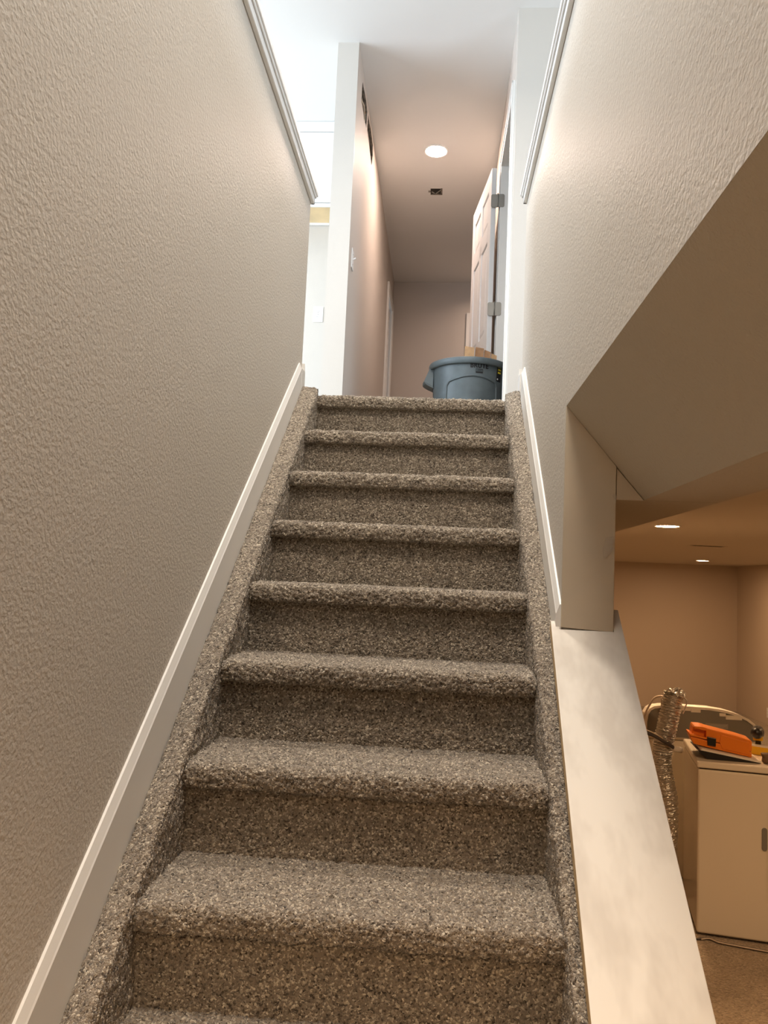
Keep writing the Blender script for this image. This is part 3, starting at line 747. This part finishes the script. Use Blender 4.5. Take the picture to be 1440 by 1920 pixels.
MB().box(1.590, 1.620, 5.235, 5.265, -.735, -.676).build('cable_block', M['cable'], c, bevel=.003)
c = MB().tube(path([(1.50, 4.47, FL+.006), (1.60, 4.485, FL+.006), (1.645, 4.50, FL+.006), (1.68, 4.463, FL+.006), (1.76, 4.435, FL+.006), (1.91, 4.392, FL+.006), (2.15, 4.33, FL+.006)], 8), .006, 8).build('floor_cable', M['hose'], smooth=True)
tag(c, 'dark cable lying on the carpet in front of the dryer', 'cable')
MB().tube(path([(1.60, 4.476, FL+.008), (1.645, 4.490, FL+.009), (1.68, 4.453, FL+.009), (1.76, 4.425, FL+.009), (1.91, 4.382, FL+.009), (2.15, 4.32, FL+.009)], 8), .004, 8).build('cable_strand', M['cable'], c, smooth=True)

# things on the dryer
TZ = FL+DH
t = thing('flat_tray', (1.612, 4.60, TZ), 'black flat tray with a white top edge under the orange case', 'tray', rz=-.13)
MB().prism([(.052, .001), (.325, .001), (.325, .003), (.0, .048), (.004, .040), (.030, .018)], 'y', .0, .24).build('tray_base', M['blackp'], t, bevel=.002)
MB().prism([(.014, .0468), (.326, .0034), (.328, .0135), (.020, .0562)], 'y', -.003, .242).build('tray_top', M['console'], t, bevel=.001)
CX, CZ0 = 1.573, -.782
case = thing('tool_case', (CX+.010, 4.655, CZ0-.008), 'orange plastic tool case with a black latch lying on the dryer', 'tool case', rz=-.17)
case.rotation_euler = (0, -.020, -.17); case.scale = (.965, 1, 1)
def W(*q): return [(x-CX, z-CZ0) for x, z in q]
MB().prism(W((1.575, -.794), (1.745, -.826), (1.908, -.860), (1.9075, -.889), (1.731, -.860), (1.658, -.847), (1.594, -.835)), 'y', 0, .15).build('lower_shell', M['orange'], case, bevel=.004, seg=3)
up = MB().prism(W((1.663, -.806), (1.908, -.857), (1.910, -.802), (1.903, -.796), (1.832, -.778), (1.753, -.762), (1.663, -.744)), 'y', 0, .15)
up.build('upper_shell', M['orange'], case, bevel=.005, seg=3)
MB().prism(W((1.590, -.790), (1.664, -.806), (1.664, -.744), (1.642, -.739), (1.600, -.738), (1.596, -.745)), 'y', .035, .148).build('handle_recess', M['orange'], case, bevel=.004)
MB().prism(W((1.573, -.780), (1.668, -.797), (1.668, -.8065), (1.575, -.7925)), 'y', -.004, .151).build('handle', M['orange'], case, bevel=.003, seg=3)
MB().prism(W((1.598, -.748), (1.668, -.760), (1.668, -.744), (1.642, -.738), (1.600, -.737)), 'y', .0, .151).build('top_rim', M['orange'], case, bevel=.003, seg=3)
MB().prism(W((1.668, -.789), (1.717, -.796), (1.714, -.842), (1.670, -.836)), 'y', -.010, .002).build('latch', M['blackp'], case, bevel=.003)
MB().prism(W((1.672, -.7905), (1.713, -.797), (1.713, -.799), (1.672, -.793)), 'y', -.012, -.009).build('latch_lip', M['steel'], case)
MB().prism(W((1.735, -.815), (1.745, -.775), (1.893, -.807), (1.898, -.876), (1.751, -.852)), 'y', -.0035, .002).build('raised_panel', M['orange'], case, bevel=.002)

t = thing('cordless_drill', (2.045, 4.87, TZ+.001), 'yellow and black cordless drill at the right end of the dryer', 'drill', rz=-.35)
MB().tube([(-.012, -.075, .118), (-.012, -.060, .118), (-.010, -.030, .116)], [.020, .031, .033], 20).build('chuck', M['blackp'], t, smooth=True)
MB().tube([(-.010, -.032, .114), (-.008, -.012, .113), (-.004, .06, .112), (-.002, .085, .112)], [.030, .036, .036, .028], 20).build('motor_housing', M['blackp'], t, smooth=True)
MB().prism([(-.03, .098), (-.03, .072), (.02, .066), (.07, .08), (.06, .10)], 'x', -.030, .022).build('yellow_shell', M['yellowp'], t, bevel=.004)
MB().prism([(.0, .10), (.05, .10), (.045, .03), (.005, .03)], 'x', -.018, .014).build('grip', M['blackp'], t, bevel=.006)
MB().box(-.035, .035, -.03, .085, 0, .034).build('battery', M['blackp'], t, bevel=.005)
t = thing('spirit_level', (1.985, 4.93, TZ+.001), 'yellow and silver bar lying right of the orange case', 'level', rz=-.55)
MB().box(0, .36, -.10, -.078, 0, .046).build('body', M['yellowp'], t, bevel=.002)
MB().box(.001, .361, -.102, -.076, .046, .056).build('rail', M['console'], t, bevel=.001)
pp = [(0.0, .0), (.16, 0), (.17, .03), (.15, .050), (.07, .056), (-.008, .052), (.004, .03)]
p = MB().prism(pp, 'y', 0, .05).build('tool_pouch', M['brown'], bevel=.012, seg=3)
p.location = (1.945, 4.555, TZ+.002); p.rotation_euler = (0, 0, -.15)
tag(p, 'brown leather pouch at the front right of the dryer top', 'pouch')

# ------------------------------------------------------------------ lift everything so the basement floor is z = 0
for o in scene.objects:
    if o.parent is None and o.type in {'MESH', 'EMPTY'}:
        o.location.z += LIFT
